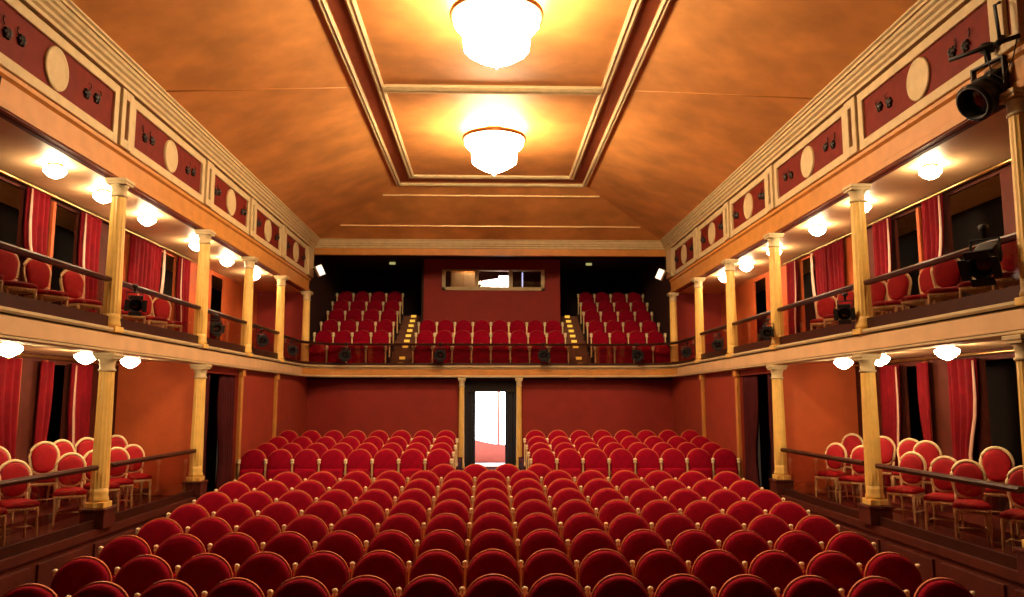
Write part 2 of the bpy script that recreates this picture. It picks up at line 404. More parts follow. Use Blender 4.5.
# thin battens on the rear slope, thin seams on the side slopes
def slope_z(y): return FZ + (CZ - FZ) * (y - FYB) / (CYB - FYB)
for k, (y, x) in enumerate(((21.0, 2.95), (22.48, 4.35))):
    z = slope_z(y) - .012
    struct(MB().box(-x, x, y - .022, y + .022, Z(z - .02), Z(z + .02)).build('trim_%d' % (10 + k), 'gilt'))
for k, s in enumerate((-1, 1)):
    struct(MB().tube([(s * 2.55, 13.95, Z(FZ - .015)), (s * CX0, 11.9, Z(CZ - .01))], .010, 6).build('trim_%d' % (12 + k), 'tan'))

# ------------------------------------------------------------------ architrave beam + frieze panels
for s, side in ((-1, 'left'), (1, 'right')):
    P = [(-A, YF), (-A, 22.95)] if s < 0 else [(A, 22.95), (A, YF)]
    o = struct(MB().sweep(P, [(-.18, Z(3.12)), (.02, Z(3.12)), (.02, Z(3.20)), (-.01, Z(3.22)), (.0, Z(3.44)), (.04, Z(3.47)), (.04, Z(3.52)), (-.02, Z(3.535)), (-.18, Z(3.535))]).build('trim_%d' % (14 + (s > 0)), 'tan'))
    MB().sweep(P, [(-.16, Z(3.105)), (.0, Z(3.105)), (.0, Z(3.12)), (-.16, Z(3.12))]).build('shade_strip', 'trough', o)  # red-brown strip painting the shade on the soffit edge under the beam
def ellipse(r1, r2, n=28): return [(r1 * math.cos(2*pi*k/n), r2 * math.sin(2*pi*k/n)) for k in range(n)]
FZ0, FZ1 = 3.57, 4.41
bounds = [YF - .1] + COLS_UP
for s, side in ((-1, 'left'), (1, 'right')):
    for i in range(1, len(COLS_UP)):
        ya, yb = COLS_UP[i-1] + .20, COLS_UP[i] - .20
        yc = (ya + yb) / 2; L = yb - ya
        pos = ['nearest', 'second', 'third', 'fourth', 'farthest'][i-1]
        t = thing('decorated_frieze', 'cream framed maroon frieze section with oval medallion, %s on the %s side' % (pos, side), 'frieze', (s * 5.36, yc, Z(FZ0)), 0, 'frieze sections on the %s side' % side)
        H = FZ1 - FZ0; q = -s
        def bx(mb, x0, x1, *r): a, b = sorted((q * x0, q * x1)); return mb.box(a, b, *r)
        b = .13
        mb = MB(); bx(mb, 0, .07, -L/2, L/2, 0, b, .012); bx(mb, 0, .07, -L/2, L/2, H - b, H, .012)
        bx(mb, 0, .07, -L/2, -L/2 + b, b - .02, H - b + .02, .012); bx(mb, 0, .07, L/2 - b, L/2, b - .02, H - b + .02, .012)
        mb.build('border', 'cream', t)
        mb = MB(); bx(mb, 0, .03, -L/2 + b*.8, L/2 - b*.8, b*.8, H - b*.8); mb.build('field', 'maroon', t)
        mb = MB(); n = 30; r1, r2 = .26, .27
        for k, (sc, d) in enumerate(((1, .03), (1, .055), (.9, .065), (.82, .055), (.78, .055), (.4, .062))):
            pass
        rings = [[mb.b.verts.new((q * d, r1*sc*math.cos(2*pi*k/n), H/2 + r2*sc*math.sin(2*pi*k/n))) for k in range(n)] for sc, d in ((1, .03), (1, .055), (.92, .066), (.84, .055), (.5, .062))]
        for ra, rb in zip(rings, rings[1:]):
            for k in range(n): f = mb.b.faces.new((ra[k], ra[(k+1) % n], rb[(k+1) % n], rb[k])); f.smooth = True
        mb.b.faces.new(rings[-1])
        mb.build('medallion', 'cream', t)
        d = min(.86, L/2 - b - .22)
        for u in (-1, 1):
            for v in (-1, 1):
                yy = u * d + v * (.13 if L > 2.6 else .09)
                mb = MB()
                mt = Matrix.Translation((q * .03, yy, H/2 + v * .02)) @ Matrix.Rotation(q * pi/2, 4, 'Y')
                mb.lathe([(.05, 0), (.06, .02), (.045, .045), (.02, .04), (.015, .06)], 12, mtx=mt)
                for pk in range(6):
                    an = pk * pi / 3
                    mb.lathe([(.020, .0), (.024, .02), (.012, .034)], 8, mtx=Matrix.Translation((q * .03, yy + .052 * math.cos(an), H/2 + v*.02 + .052 * math.sin(an))) @ Matrix.Rotation(q * pi/2, 4, 'Y'))
                mb.tube([(q * .045, yy + u*.06, H/2 + .05), (q * .05, yy + u*.10, H/2 + .10), (q * .045, yy + u*.08, H/2 + .15), (q * .04, yy + u*.03, H/2 + .14)], [.009, .007, .005, .003], 6)
                mb.build('rosette', 'ornament', t)
    for i, y in enumerate(COLS_UP):
        if i == 5: continue
        if i == 0 and s < 0: continue
        t = thing('frieze_pilaster', 'narrow cream pilaster block with red slot above the %s column on the %s' % (['nearest', 'second', 'third', 'fourth', 'fifth'][i], side), 'pilaster', (s * 5.36, y, Z(FZ0)), 0, 'frieze pilasters on the %s side' % side)
        q = -s; H = FZ1 - FZ0
        mb = MB()
        for (a0, a1, z0, z1) in ((-.17, -.055, 0, H), (.055, .17, 0, H), (-.06, .06, 0, .13), (-.06, .06, H - .13, H)):
            x0, x1 = sorted((0, q * .10)); mb.box(x0, x1, a0, a1, z0, z1, .01)
        mb.build('block', 'cream', t)
        x0, x1 = sorted((0, q * .05)); MB().box(x0, x1, -.056, .056, .12, H - .12).build('slot', 'maroon', t)
    # end stop of frieze
    t = tag(MB().box(*sorted((s * 5.24, s * 5.36)), 22.56, 23.2, Z(FZ0), Z(FZ1), .012).build('frieze_block', 'cream'), 'plain cream block ending the %s frieze at the rear cornice' % side, 'block')

# ------------------------------------------------------------------ columns
def column_meshes(h, fancy=True):
    """returns meshes at height h: base, shaft, capital"""
    mb = MB(); mb.box(-.125, .125, -.125, .125, 0, .08, .01); mb.lathe([(.12, .08), (.128, .11), (.12, .14), (.112, .17), (.115, .20), (.11, .26)], 20); base = mb.build('base', 'column')
    mb = MB(); n = 28; rings = []
    for k in range(9):
        u = k / 8; z = .26 + (h - .26 - .26) * u; r = .115 - .018 * u
        rings.append([mb.b.verts.new(((r - (.006 if j % 2 else 0)) * math.cos(2*pi*j/n), (r - (.006 if j % 2 else 0)) * math.sin(2*pi*j/n), z)) for j in range(n)])
    for a, b in zip(rings, rings[1:]):
        for j in range(n): mb.b.faces.new((a[j], a[(j+1) % n], b[(j+1) % n], b[j]))
    mb.b.faces.new(rings[0][::-1]); mb.b.faces.new(rings[-1]); shaft = mb.build('shaft', 'column')
    mb = MB(); z = h - .26
    mb.lathe([(.098, z), (.115, z + .015), (.115, z + .03), (.098, z + .045), (.10, z + .10), (.11, z + .15), (.125, z + .175)], 20)
    mb.box(-.135, .135, -.135, .135, z + .175, z + .215, .008); mb.box(-.15, .15, -.15, .15, z + .21, h, .01)
    cap = mb.build('capital', 'cream')
    ms = [base.data, shaft.data, cap.data]
    for o in (base, shaft, cap): bpy.data.objects.remove(o)
    return ms
def place_col(ms, x, y, z, label, group):
    t = thing('column', label, 'column', (x, y, z), 0, group)
    for n, me in zip(('base', 'shaft', 'capital'), ms): part(n, me, t)
    return t
UPM = column_meshes(3.105 - .93); LOM = column_meshes(.645 - BOXF - .26)
names_u = ['nearest', 'second', 'third', 'fourth', 'fifth', 'farthest']
for s, side in ((-1, 'left'), (1, 'right')):
    for i, y in enumerate(COLS_UP):
        if i == 0 and s < 0: continue
        j = i if s > 0 else i - 1
        lab = names_u[i] if s > 0 else ['nearest', 'second', 'third', 'fourth', 'farthest'][j]
        place_col(UPM, s * (A + .01), y, Z(.93), 'fluted yellow cream column on the upper %s gallery, %s one' % (side, lab), 'upper gallery columns')
    for i, y in enumerate(COLS_LOW):
        if i == 0 and s < 0: continue
        lab = (['', 'nearer', 'farther'] if s < 0 else ['nearest', 'middle', 'farthest'])[i]
        place_col(LOM, s * (A + .02), y, Z(BOXF + .26), 'yellow cream column carrying the %s balcony at the boxes, %s one' % (side, lab), 'lower box columns')
        tag(MB().box(-.16, .16, -.17, .17, 0, .24, .01).box(-.175, .175, -.185, .185, .22, .26, .008).build('pedestal', 'plinth', loc=(s * (A + .02), y, Z(BOXF))), 'dark red block under the %s lower column on the %s' % (lab, side), 'pedestal', 'pedestals of the lower columns')
DRM = column_meshes(.645 + 1.93)
for s, side in ((-1, 'left'), (1, 'right')):
    place_col(DRM, s * .83 - .01, 23.05, Z(-1.935), 'slim gilded column on the %s side of the bright door' % side, 'columns flanking the door').scale = (.75, .75, 1)

# ------------------------------------------------------------------ balustrades
def railing(label, cat, path, ztop, zbot, group=None, kick=.12):
    t = thing('railing', label, cat, (0, 0, 0), 0, group)
    MB().sweep(path, [(-.055, ztop - .025), (-.04, ztop - .065), (.04, ztop - .065), (.055, ztop - .025), (.035, ztop), (-.035, ztop)]).build('handrail', 'rail', t)
    MB().sweep(path, [(-.006, zbot + .04), (.006, zbot + .04), (.006, ztop - .05), (-.006, ztop - .05)]).build('glass_panel', 'glass', t)
    MB().sweep(path, [(-.03, zbot), (.03, zbot), (.03, zbot + kick), (-.03, zbot + kick)]).build('kick_rail', 'rail', t)
    return t
for s, side in ((-1, 'left'), (1, 'right')):
    lo = [(YF, 7.6)] if s > 0 else []
    bays = [(4.5, 7.6), (7.95, 10.90), (11.30, 14.45)] if s > 0 else [(4.5, 10.90), (11.30, 14.45)]
    nm = ['nearest', 'middle', 'farthest'] if s > 0 else ['nearer', 'farther']
    for k, (a, b) in enumerate(bays):
        if s > 0 and k == 0: continue
        q = nm[k] if s < 0 else ['', 'nearer', 'farther'][k]
        railing('dark handrail over clear glass along the lower %s boxes, %s bay' % (side, q), 'railing', [(s * A, a), (s * A, b)], Z(-.865), Z(BOXF), 'box railings')
    bays = [(COLS_UP[i] + .13, COLS_UP[i+1] - .13) for i in range(4)]
    if s < 0: bays[0] = (4.5, bays[0][1])
    for k, (a, b) in enumerate(bays):
        railing('dark handrail over clear glass on the upper %s gallery, %s bay from the stage' % (side, ORD[k]), 'railing', [(s * (A + .02), a), (s * (A + .02), b)], Z(1.69), Z(.93), 'upper gallery railings', .22)
bp = [(x * .998, y - .0) for x, y in [(-5.3, 20.05)] + PATH[1:-1] + [(5.3, 20.05)]]
railing('long thin dark handrail with glass along the curved rear balcony front', 'railing', [(x * .996, y + .03) for x, y in bp], Z(1.64), Z(.93), None, .14)

# ------------------------------------------------------------------ theatre seats
def arch(wd, z0, z1, n=18, sag=.0):
    """outline (x,z): straight sides, half-elliptical top"""
    h = min(wd / 2 * .95, (z1 - z0) * .62); pts = [(-wd/2 + .02, z0), (wd/2 - .02, z0), (wd/2, z0 + .03)]
    for k in range(n + 1):
        a = pi * k / n; pts.append((wd/2 * math.cos(a), z1 - h + h * math.sin(a)))
    pts.append((-wd/2, z0 + .03)); return pts
def seat_meshes(pitch, arm, rim=.016, yp=.075, pw=.02, ks=1., top=.865):
    wd = pitch - .055; d = {}
    sh = .16
    d['backrest'] = MB().pad(arch(wd, .40, top), -.045, .0, .035, shear=sh, zref=.88)
    mb = MB(); out = arch(wd + 2*rim, .34, top + rim)
    v0 = [mb.b.verts.new((x, .002 + (z - .88) * sh, z)) for x, z in out]; v1 = [mb.b.verts.new((x, .032 + (z - .88) * sh, z)) for x, z in out]
    mb.b.faces.new(v0); mb.b.faces.new(v1[::-1]); n = len(out)
    for i in range(n): mb.b.faces.new((v0[i], v1[i], v1[(i+1) % n], v0[(i+1) % n]))
    d['back_shell'] = mb
    wp = pitch - .09; r = .06
    z0, z1 = .16, .47
    ol = []
    for cx, cz, a0 in ((wp/2 - r, z0 + r, -pi/2), (wp/2 - r, z1 - r, 0), (-wp/2 + r, z1 - r, pi/2), (-wp/2 + r, z0 + r, pi)):
        for k in range(5): a = a0 + k * pi/8; ol.append((cx + r * math.cos(a), cz + r * math.sin(a)))
    d['seat_pad'] = MB().pad(ol, -.17, -.08, .03, shear=.16, zref=.6)
    x = -pitch / 2
    mb = MB(); mb.prism([(yp - .10, .0), (yp + .10, .0), (yp + .10, .03), (yp + .022, .10), (yp + .022, arm - .03), (yp - .022, arm - .03), (yp - .022, .10), (yp - .10, .03)], x - pw/2, x + pw/2, 'x'); d['standard'] = mb
    mb = MB(); mb.lathe([(.010*ks, -.055*ks), (.025*ks, -.045*ks), (.028*ks, -.025*ks), (.019*ks, -.015*ks), (.030*ks, 0), (.026*ks, .018*ks), (.010*ks, .028*ks)], 12, c=(x, yp, arm - .03)); d['knob'] = mb
    out = {}
    for k, m in (('backrest', 'velvet'), ('back_shell', 'rim'), ('seat_pad', 'velvet'), ('standard', 'gilt'), ('knob', 'knob')):
        o = d[k].build(k, m); out[k] = o.data; bpy.data.objects.remove(o)
    return out
def put_seat(ms, x, y, z, rz, label, group, pitch, last):
    t = thing('theatre_seat', label, 'seat', (x, y, z), rz, group)
    for k, me in ms.items(): part(k, me, t)
    if last:
        for k in ('standard', 'knob'):
            o = part(k, ms[k], t); o.location = (pitch, 0, 0)
    return t
PF = .598
SM = seat_meshes(PF, .755); R = 40.
ROWS = [7.75 + .955 * k for k in range(8)]
for r, y in enumerate(ROWS):
    for k in range(15):
        x = (k - 7) * PF; yy = y - x * x / (2 * R)
        z = floor_z(yy)
        nth = ORD[k] + ' from left' if k < 7 else ('exactly in the middle' if k == 7 else ORD[14 - k] + ' from right')
        put_seat(SM, x, yy, Z(z), math.atan2(-x, R), 'rounded red velvet seat, %s in the %s' % (nth, 'front stalls row nearest the stage' if r == 0 else ORD[r] + ' stalls row from the stage'), 'stalls seats, row %s' % ORD[r], PF, k == 14)
for k in range(4):
    x = (k - 1.5) * PF; yy = 15.22
    put_seat(SM, x, yy, Z(floor_z(yy)), 0, 'rounded red velvet seat, %s from left in the short row facing the door aisle' % ORD[k], 'stalls seats, short row', PF, k == 3)
PB = .558; SB = seat_meshes(PB, .67, .013, -.12, .028, 1.4)
for s, side in ((-1, 'left'), (1, 'right')):
    for r, (y, z) in enumerate(ROWB):
        for k in range(8):
            x = s * (.84 + PB * (k + .5))
            last = (k == 0) if s < 0 else (k == 7)
            nth = 'beside the centre aisle' if k == 0 else ('beside the wall' if k == 7 else ORD[k] + ' from the centre aisle')
            put_seat(SB, x, y, Z(z), 0, 'red seat %s, %s row of the block %s of the door' % (nth if k in (0, 7) else ORD[k] + ' from the centre aisle', ['front', 'second', 'third', 'back'][r], side), 'rear stalls seats %s of the door' % side, PB, last)
PU = .575; SU = seat_meshes(PU, .74, .008, -.16, .036, 1.7, .84)
for r, (y, z) in enumerate(ROWU):
    if r < 3:
        for k in range(8):
            x = (k - 3.5) * PU
            put_seat(SU, x, y, Z(z), 0, 'red velvet balcony seat, %s from left, %s row of the centre block' % (ORD[k], ['front', 'second', 'back'][r]), 'balcony seats in the centre block', PU, k == 7)
    for s, side in ((-1, 'left'), (1, 'right')):
        for k in range(4):
            x = s * (3.10 + PU * (k + .5))
            last = (k == 0) if s < 0 else (k == 3)
            nth = ['beside the stairs', 'second from the stairs', 'third from the stairs', 'beside the outer wall'][k]
            put_seat(SU, x, y, Z(z), 0, 'red velvet balcony seat %s, %s row of the %s block' % (nth, ORD[r], side), 'balcony seats in the %s block' % side, PU, last)

# step lights on the balcony stairs
cnt = {-1: 0, 1: 0}
for s, k, y, z in STEPS:
    side = 'left' if s < 0 else 'right'; c = cnt[s]; cnt[s] += 1
    tag(MB().box(-.085, .085, -.03, .15, 0, .022, .004).box(-.085, .085, -.034, -.006, -.06, .022, .003).build('step_light', 'step', loc=(s * 2.70, y, Z(z))), 'glowing yellow step light on %s balcony stairs, %s from the bottom' % (side, ORD[c]), 'step light', 'yellow step lights on the balcony stairs')

# ------------------------------------------------------------------ gilt box chairs
def chair_proto():
    def leg(x, y, rake):
        mb = MB(); z = .40
        mb.tube([(x, y, z), (x, y, z - .06), (x + rake[0]*.3, y + rake[1]*.3, z - .12), (x + rake[0]*.5, y + rake[1]*.5, z - .2), (x + rake[0]*.9, y + rake[1]*.9, .05), (x + rake[0], y + rake[1], 0)], [.024, .026, .017, .022, .013, .017], 8)
        return mb
    d = []
    for nm, x, y, rk in (('leg', -.19, -.20, (-.01, -.02)), ('leg', .19, -.20, (.01, -.02)), ('leg', -.17, .19, (-.015, .06)), ('leg', .17, .19, (.015, .06))): d.append((nm, leg(x, y, rk), 'ivory'))
    ol = []
    for cx, cy, a0, r in ((.15, -.17, -pi/2, .07), (.13, .16, 0, .06), (-.13, .16, pi/2, .06), (-.15, -.17, pi, .07)):
        for k in range(5): a = a0 + k * pi/8; ol.append((cx + r * math.cos(a), cy + r * math.sin(a)))
    fr = MB(); fr.prism(ol, .385, .43, 'z')
    for k in range(10):                                   # scalloped gilt nail band
        fr.lathe([(.012, 0), (.022, .012), (.012, .024)], 8, c=(-.18 + .04 * k, -.235, .392))
    d.append(('seat_frame', fr, 'ivory'))
    mb = MB(); rings = []
    for sc, z in ((1.0, .43), (1.03, .455), (.98, .485), (.8, .505), (.4, .515)): rings.append([mb.b.verts.new((x * sc, y * sc, z)) for x, y in ol])
    for a, b in zip(rings, rings[1:]):
        for i in range(len(ol)): f = mb.b.faces.new((a[i], a[(i+1) % len(ol)], b[(i+1) % len(ol)], b[i])); f.smooth = True
    mb.b.faces.new(rings[0][::-1]); mb.b.faces.new(rings[-1]); d.append(('seat', mb, 'chair_velvet'))
    # back: rounded medallion 0.50..1.0, tilted
    sh = -.20
    def bl(wd, z0, z1, n=14):
        r = wd / 2; pts = []
        for k in range(n + 1): a = pi * k / n; pts.append((r * math.cos(a), z1 - r + r * math.sin(a)))
        r2 = r * .85
        for k in range(n//2 + 1): a = pi + pi * k / (n//2); pts.append((r2 * math.cos(a) , z0 + .09 + .09 * math.sin(a)))
        return pts
    cush = MB()
    pts = bl(.36, .54, .955)
    cush.pad(pts, .165, .215, .03, shear=.16, zref=.5)
    d.append(('back_cushion', cush, 'chair_velvet'))
    ring = [(x, .20 + (z - .5) * .16, z) for x, z in bl(.40, .52, .975)]
    mb = MB(); mb.tube(ring, .024, 8, closed=True)
    mb.tube([(-.16, .20, .40), (-.165, .215, .58)], .02, 8); mb.tube([(.16, .20, .40), (.165, .215, .58)], .02, 8)
    d.append(('back_frame', mb, 'ivory'))
    mb = MB(); mb.tube([(-.17, -.19, .17), (-.165, .22, .17)], .010, 6); mb.tube([(.17, -.19, .17), (.165, .22, .17)], .010, 6); mb.tube([(-.17, 0, .17), (.17, 0, .17)], .010, 6)
    d.append(('stretcher', mb, 'ivory'))
    out = []
    for nm, mb, m in d:
        o = mb.build(nm, m); out.append((nm, o.data)); bpy.data.objects.remove(o)
    return out
CH = chair_proto()
def put_chair(x, y, z, rz, label, group):
    t = thing('box_chair', label, 'chair', (x, y, z), rz, group)
    for nm, me in CH: part(nm, me, t).scale = (.9, .9, .97)
    return t
random.seed(3)
CHAIRS = []
def chairs(side, lvl, row, ys, x, z, base, tell):
    s = -1 if side == 'left' else 1
    n = len(ys)
    for k, y in enumerate(ys):
        nth = ('nearest the stage' if k == 0 else ORD[k] + ' from the stage' if k < n - 1 else 'farthest from the stage')
        put_chair(s * (x + random.uniform(-.06, .06)), y, Z(z), -s * math.radians(base + random.uniform(-14, 14)), 'red gilt chair %s, %s, %s' % (nth, tell, row.split(' by')[0]), '%s gilt chairs in the %s' % (side, lvl))
chairs('left', 'lower boxes', 'front row by the rail', [9.35, 10.02, 11.3, 12.02, 12.62, 13.45], 5.80, BOXF, 42, 'lower left boxes')
chairs('left', 'lower boxes', 'back row by the wall', [10.55, 11.62, 12.25, 12.95, 13.80], 6.34, BOXF + .14, 42, 'lower left boxes')
chairs('right', 'lower boxes', 'front row by the rail', [8.75, 9.62, 10.32, 11.2, 12.75, 13.6], 5.80, BOXF, 42, 'lower right boxes')
chairs('right', 'lower boxes', 'back row by the wall', [9.2, 10.0, 11.5, 12.2, 12.95, 14.05], 6.34, BOXF + .14, 42, 'lower right boxes')
chairs('left', 'upper gallery', 'behind the rail', [9.0, 9.7, 10.45, 11.4, 12.9, 13.75, 14.45], 5.85, .93, 50, 'upper left gallery')
chairs('right', 'upper gallery', 'behind the rail', [8.65, 9.27, 9.9, 10.58, 11.25, 11.9, 13.0, 13.8], 5.85, .93, 50, 'upper right gallery')

# ------------------------------------------------------------------ curtains, door frames
def curtain_mesh(width, height, folds, amp=.045, pinch=0., pz=.35, sidep=0.):
    mb = MB(); nu, nv = folds * 8, 14; th = .012; L = []
    for off in (0, th):
        rows = []
        for j in range(nv + 1):
            v = j / nv; z = height * v
            f = 1 - pinch * math.exp(-((v - pz) / .22) ** 2) - pinch * .55 * max(0, pz - v) / pz if pinch else 1.
            row = []
            for i in range(nu + 1):
                u = i / nu; a = amp * (1 + .3 * math.sin(u * 9 + 1)) * (.65 + .35 * (1 - v))
                x = sidep * width / 2 * (1 - f) + (u - .5) * width * f
                row.append(mb.b.verts.new((x, off + a * math.sin(2 * pi * folds * u + .4 * math.sin(3 * v)), z)))
            rows.append(row)
        L.append(rows)
    for rows in L:
        for j in range(nv):
            for i in range(nu): f = mb.b.faces.new((rows[j][i], rows[j][i+1], rows[j+1][i+1], rows[j+1][i])); f.smooth = True
    a, b = L
    for j in range(nv):
        mb.b.faces.new((a[j][0], a[j+1][0], b[j+1][0], b[j][0])); mb.b.faces.new((a[j][nu], a[j+1][nu], b[j+1][nu], b[j][nu]))
    for i in range(nu):
        mb.b.faces.new((a[0][i], a[0][i+1], b[0][i+1], b[0][i])); mb.b.faces.new((a[nv][i], a[nv][i+1], b[nv][i+1], b[nv][i]))
    return mb
def curtain(name, label, m, x, ya, yb, z0, z1, s, pinch=0., sidep=0., lining=None, folds=None):
    wdt = yb - ya; f = folds or max(2, round(wdt / .16))
    t = thing(name, label, 'curtain', (x, (ya + yb) / 2, z0), pi/2, None)
    curtain_mesh(wdt, z1 - z0, f, .04, pinch, .35, sidep).build('drape', m, t)
    if lining is not None:
        u = lining
        pts = [(u * wdt/2, s * .02, .02), (u * wdt/2, s * .03, (z1 - z0) * .35), (u * wdt/2, s * .03, (z1 - z0) * .7), (u * wdt/2, s * .02, z1 - z0 - .02)]
        mb = MB(); rws = []
        for k in range(9):
            v = k / 8; z = (z1 - z0) * v * .98 + .01; wl = .07 + .05 * math.sin(pi * v)
            f_ = 1 - pinch * math.exp(-((v - .35) / .22) ** 2) - (pinch * .55 * max(0, .35 - v) / .35) if pinch else 1.
            xc = sidep * wdt/2 * (1 - f_) + u * wdt/2 * f_
            rws.append([mb.b.verts.new((xc - wl * .3 * u, s * .065, z)), mb.b.verts.new((xc + wl * .5 * u, s * .08, z)), mb.b.verts.new((xc + wl * .5 * u, s * .07, z)), mb.b.verts.new((xc - wl * .3 * u, s * .055, z))])
        for a, b in zip(rws, rws[1:]):
            for i in range(4): f2 = mb.b.faces.new((a[i], a[(i+1) % 4], b[(i+1) % 4], b[i])); f2.smooth = True
        mb.b.faces.new(rws[0]); mb.b.faces.new(rws[-1][::-1]); mb.build('lining', 'lining', t)
    return t
for s, side in ((-1, 'left'), (1, 'right')):
    X = s * (WB - .10)
    zt = Z(3.08); zb = Z(.94)
    curtain('curtain', 'crimson curtain with pale lining nearest the camera, upper %s gallery' % side, 'curtain', X, 11.38, 11.95, zb, zt, s, .35, 1, -1)
    curtain('curtain', 'crimson curtain hanging right behind the second gap of upper %s gallery' % side, 'curtain', X, 12.92, 13.55, zb, zt, s, .15, 1, -1)
    curtain('curtain', 'wide crimson curtain before the third opening of upper %s gallery' % side, 'curtain', X, 14.75, 15.45, zb, zt, s, .1, -1)
    curtain('curtain', 'crimson curtain on the near edge of third opening, upper %s gallery' % side, 'curtain', X, 15.48, 16.08, zb, zt, s, .25, -1, 1)
    curtain('curtain', 'bright crimson curtain on far edge of third opening, upper %s gallery' % side, 'curtain', X, 17.02, 17.65, zb, zt, s, .2, 1, -1)
    zt = Z(.58); zb = Z(BOXF + .15)
    curtain('curtain', 'crimson curtain with pale lining at nearer box doorway, lower %s side' % side, 'curtain', X, 10.85, 11.55, zb, zt, s, .3, 1, -1)
    curtain('curtain', 'narrow crimson curtain on near edge of farther box doorway, lower %s' % side, 'curtain', X, 12.08, 12.40, zb, zt, s, .35, -1, None)
    curtain('curtain', 'crimson curtain on far edge of farther box doorway, lower %s' % side, 'curtain', X, 12.95, 13.6, zb, zt, s, .12, 1, -1)
    # passage curtains under the balcony
    curtain('passage_curtain', 'dark red curtain at near side of %s passage beside the stalls' % side, 'dark_curtain', s * 5.47, 14.92, 15.55, Z(-2.02), Z(.52), s, .1, -1)
    curtain('passage_curtain', 'dark red curtain at far side of %s passage beside the stalls' % side, 'dark_curtain', s * 5.47, 16.15, 17.08, Z(-2.0), Z(.52), s, .25, 1)
    # brass curtain rods
    tag(MB().tube([(s * (WB - .10), YF, Z(3.11)), (s * (WB - .10), 18.0, Z(3.11))], .025, 8).build('curtain_rod', 'brass'), 'long brass curtain rod under the upper %s gallery ceiling' % side, 'curtain rod')
    tag(MB().tube([(s * (WB - .10), YF, Z(.64)), (s * (WB - .10), 14.7, Z(.64))], .025, 8).build('curtain_rod', 'brass'), 'long brass curtain rod under the lower %s box ceiling' % side, 'curtain rod')
    # wooden jamb strips
    n = 30 if s < 0 else 40
    for k, (y, z0, z1) in enumerate(((11.62, BOXF + .14, .6), (12.30, BOXF + .14, .6), (12.2, .94, 3.06), (13.62, .94, 3.06))):
        x0, x1 = sorted((s * (WB - .05), s * WB))
        struct(MB().box(x0, x1, y - .04, y + .04, Z(z0), Z(z1), .008).build('trim_%d' % (n + k), 'lamplit_wall'))

# ------------------------------------------------------------------ entrance door at the back
d1 = struct(MB().box(-.80, -.70, 23.55, 23.8, Z(-1.95), Z(.58)).box(.70, .80, 23.55, 23.8, Z(-1.95), Z(.58)).box(-.70, .70, 23.55, 23.8, Z(.24), Z(.58)).build('door_1', 'dark'))
curtain_mesh(.34, 2.28, 3, .03).build('e', 'black_drape').name = 'tmp'
tmp = bpy.data.objects['tmp']; me = tmp.data; bpy.data.objects.remove(tmp)
for x, sd in ((-.62, 'left'), (.60, 'right')):
    o = bpy.data.objects.new('door_curtain', me); COL.objects.link(o); o.location = (x, 23.66, Z(-1.94)); tag(o, 'black drape on the %s side of the bright doorway' % sd, 'curtain')
# vestibule
struct(MB().box(-1.3, 1.3, 26.6, 26.7, Z(-2.0), Z(.55)).box(-1.4, -1.3, 23.8, 26.7, Z(-2.0), Z(.55)).box(1.3, 1.4, 23.8, 26.7, Z(-2.0), Z(.55)).build('wall_vestibule', 'white'))
struct(MB().box(-1.4, 1.4, 23.8, 26.7, Z(.55), Z(.60)).build('ceiling_vestibule', 'white'))
struct(MB().box(-1.3, 1.3, 23.62, 24.9, Z(-1.945), Z(-1.93)).build('floor_vestibule', 'white'))
struct(MB().box(-.66, .66, 26.5, 26.55, Z(-1.6), Z(.45)).build('window_2', 'sky_glow'))
mb = MB(); pts = [(-.7, -1.94), (.7, -1.94), (.7, -1.42)]
pts += [(.7 - 1.4 * k / 12, -1.42 + .24 * (k / 12) ** 2) for k in range(1, 13)]
mb.prism([(a, Z(b)) for a, b in pts], 25.4, 25.5, 'y'); struct(mb.build('wall_parapet', 'pink'))
struct(MB().box(.22, .30, 25.4, 25.5, Z(-1.4), Z(.55)).build('window_post', 'pink'))

# ------------------------------------------------------------------ lamps
def lamp_meshes():
    a = MB().lathe([(.09, 0), (.10, -.015), (.05, -.04), (.03, -.05)], 18).build('ceiling_rose', 'brass')
    b = MB().lathe([(.03, -.03), (.10, -.045), (.145, -.075), (.14, -.11), (.10, -.155), (.05, -.185), (.012, -.20)], 20).build('shade', 'bowl')
    c = MB().lathe([(.013, -.195), (.018, -.205), (.004, -.225)], 8).build('finial', 'brass')
    r = [(n, o.data) for n, o in (('ceiling_rose', a), ('shade', b), ('finial', c))]
    for o in (a, b, c): bpy.data.objects.remove(o)
    return r
LM = lamp_meshes()
def lamp(x, y, z, label, group, sc=1.):
    t = thing('ceiling_lamp', label, 'lamp', (x, y, z), 0, group)
    for n, me in LM: part(n, me, t).scale = (sc, sc, sc)
LU = [9.25, 10.5, 11.85, 13.4, 15.7, 17.55, 19.6]
for s, side in ((-1, 'left'), (1, 'right')):
    ys = LU[1:] if s < 0 else [10.2, 12.2, 13.9, 16.1, 17.9, 19.6]
    for k, y in enumerate(ys):
        lamp(s * 5.9, y, Z(3.15), 'glowing bowl lamp under the upper %s gallery ceiling, %s from the stage' % (side, ORD[k]), 'upper gallery lamps')
    for k, y in enumerate([9.55, 11.35, 12.75] if s < 0 else [9.85, 11.6, 12.8]):
        lamp(s * 5.75, y, Z(.70), 'glowing bowl lamp under the %s balcony above the boxes, %s from the stage' % (side, ORD[k]), 'box lamps')

lamp(-.75, 26.75, Z(4.65), 'added unseen lamp lighting the projection booth, above the pale cabinet', None, .6)  # added out of sight to brighten the booth interior
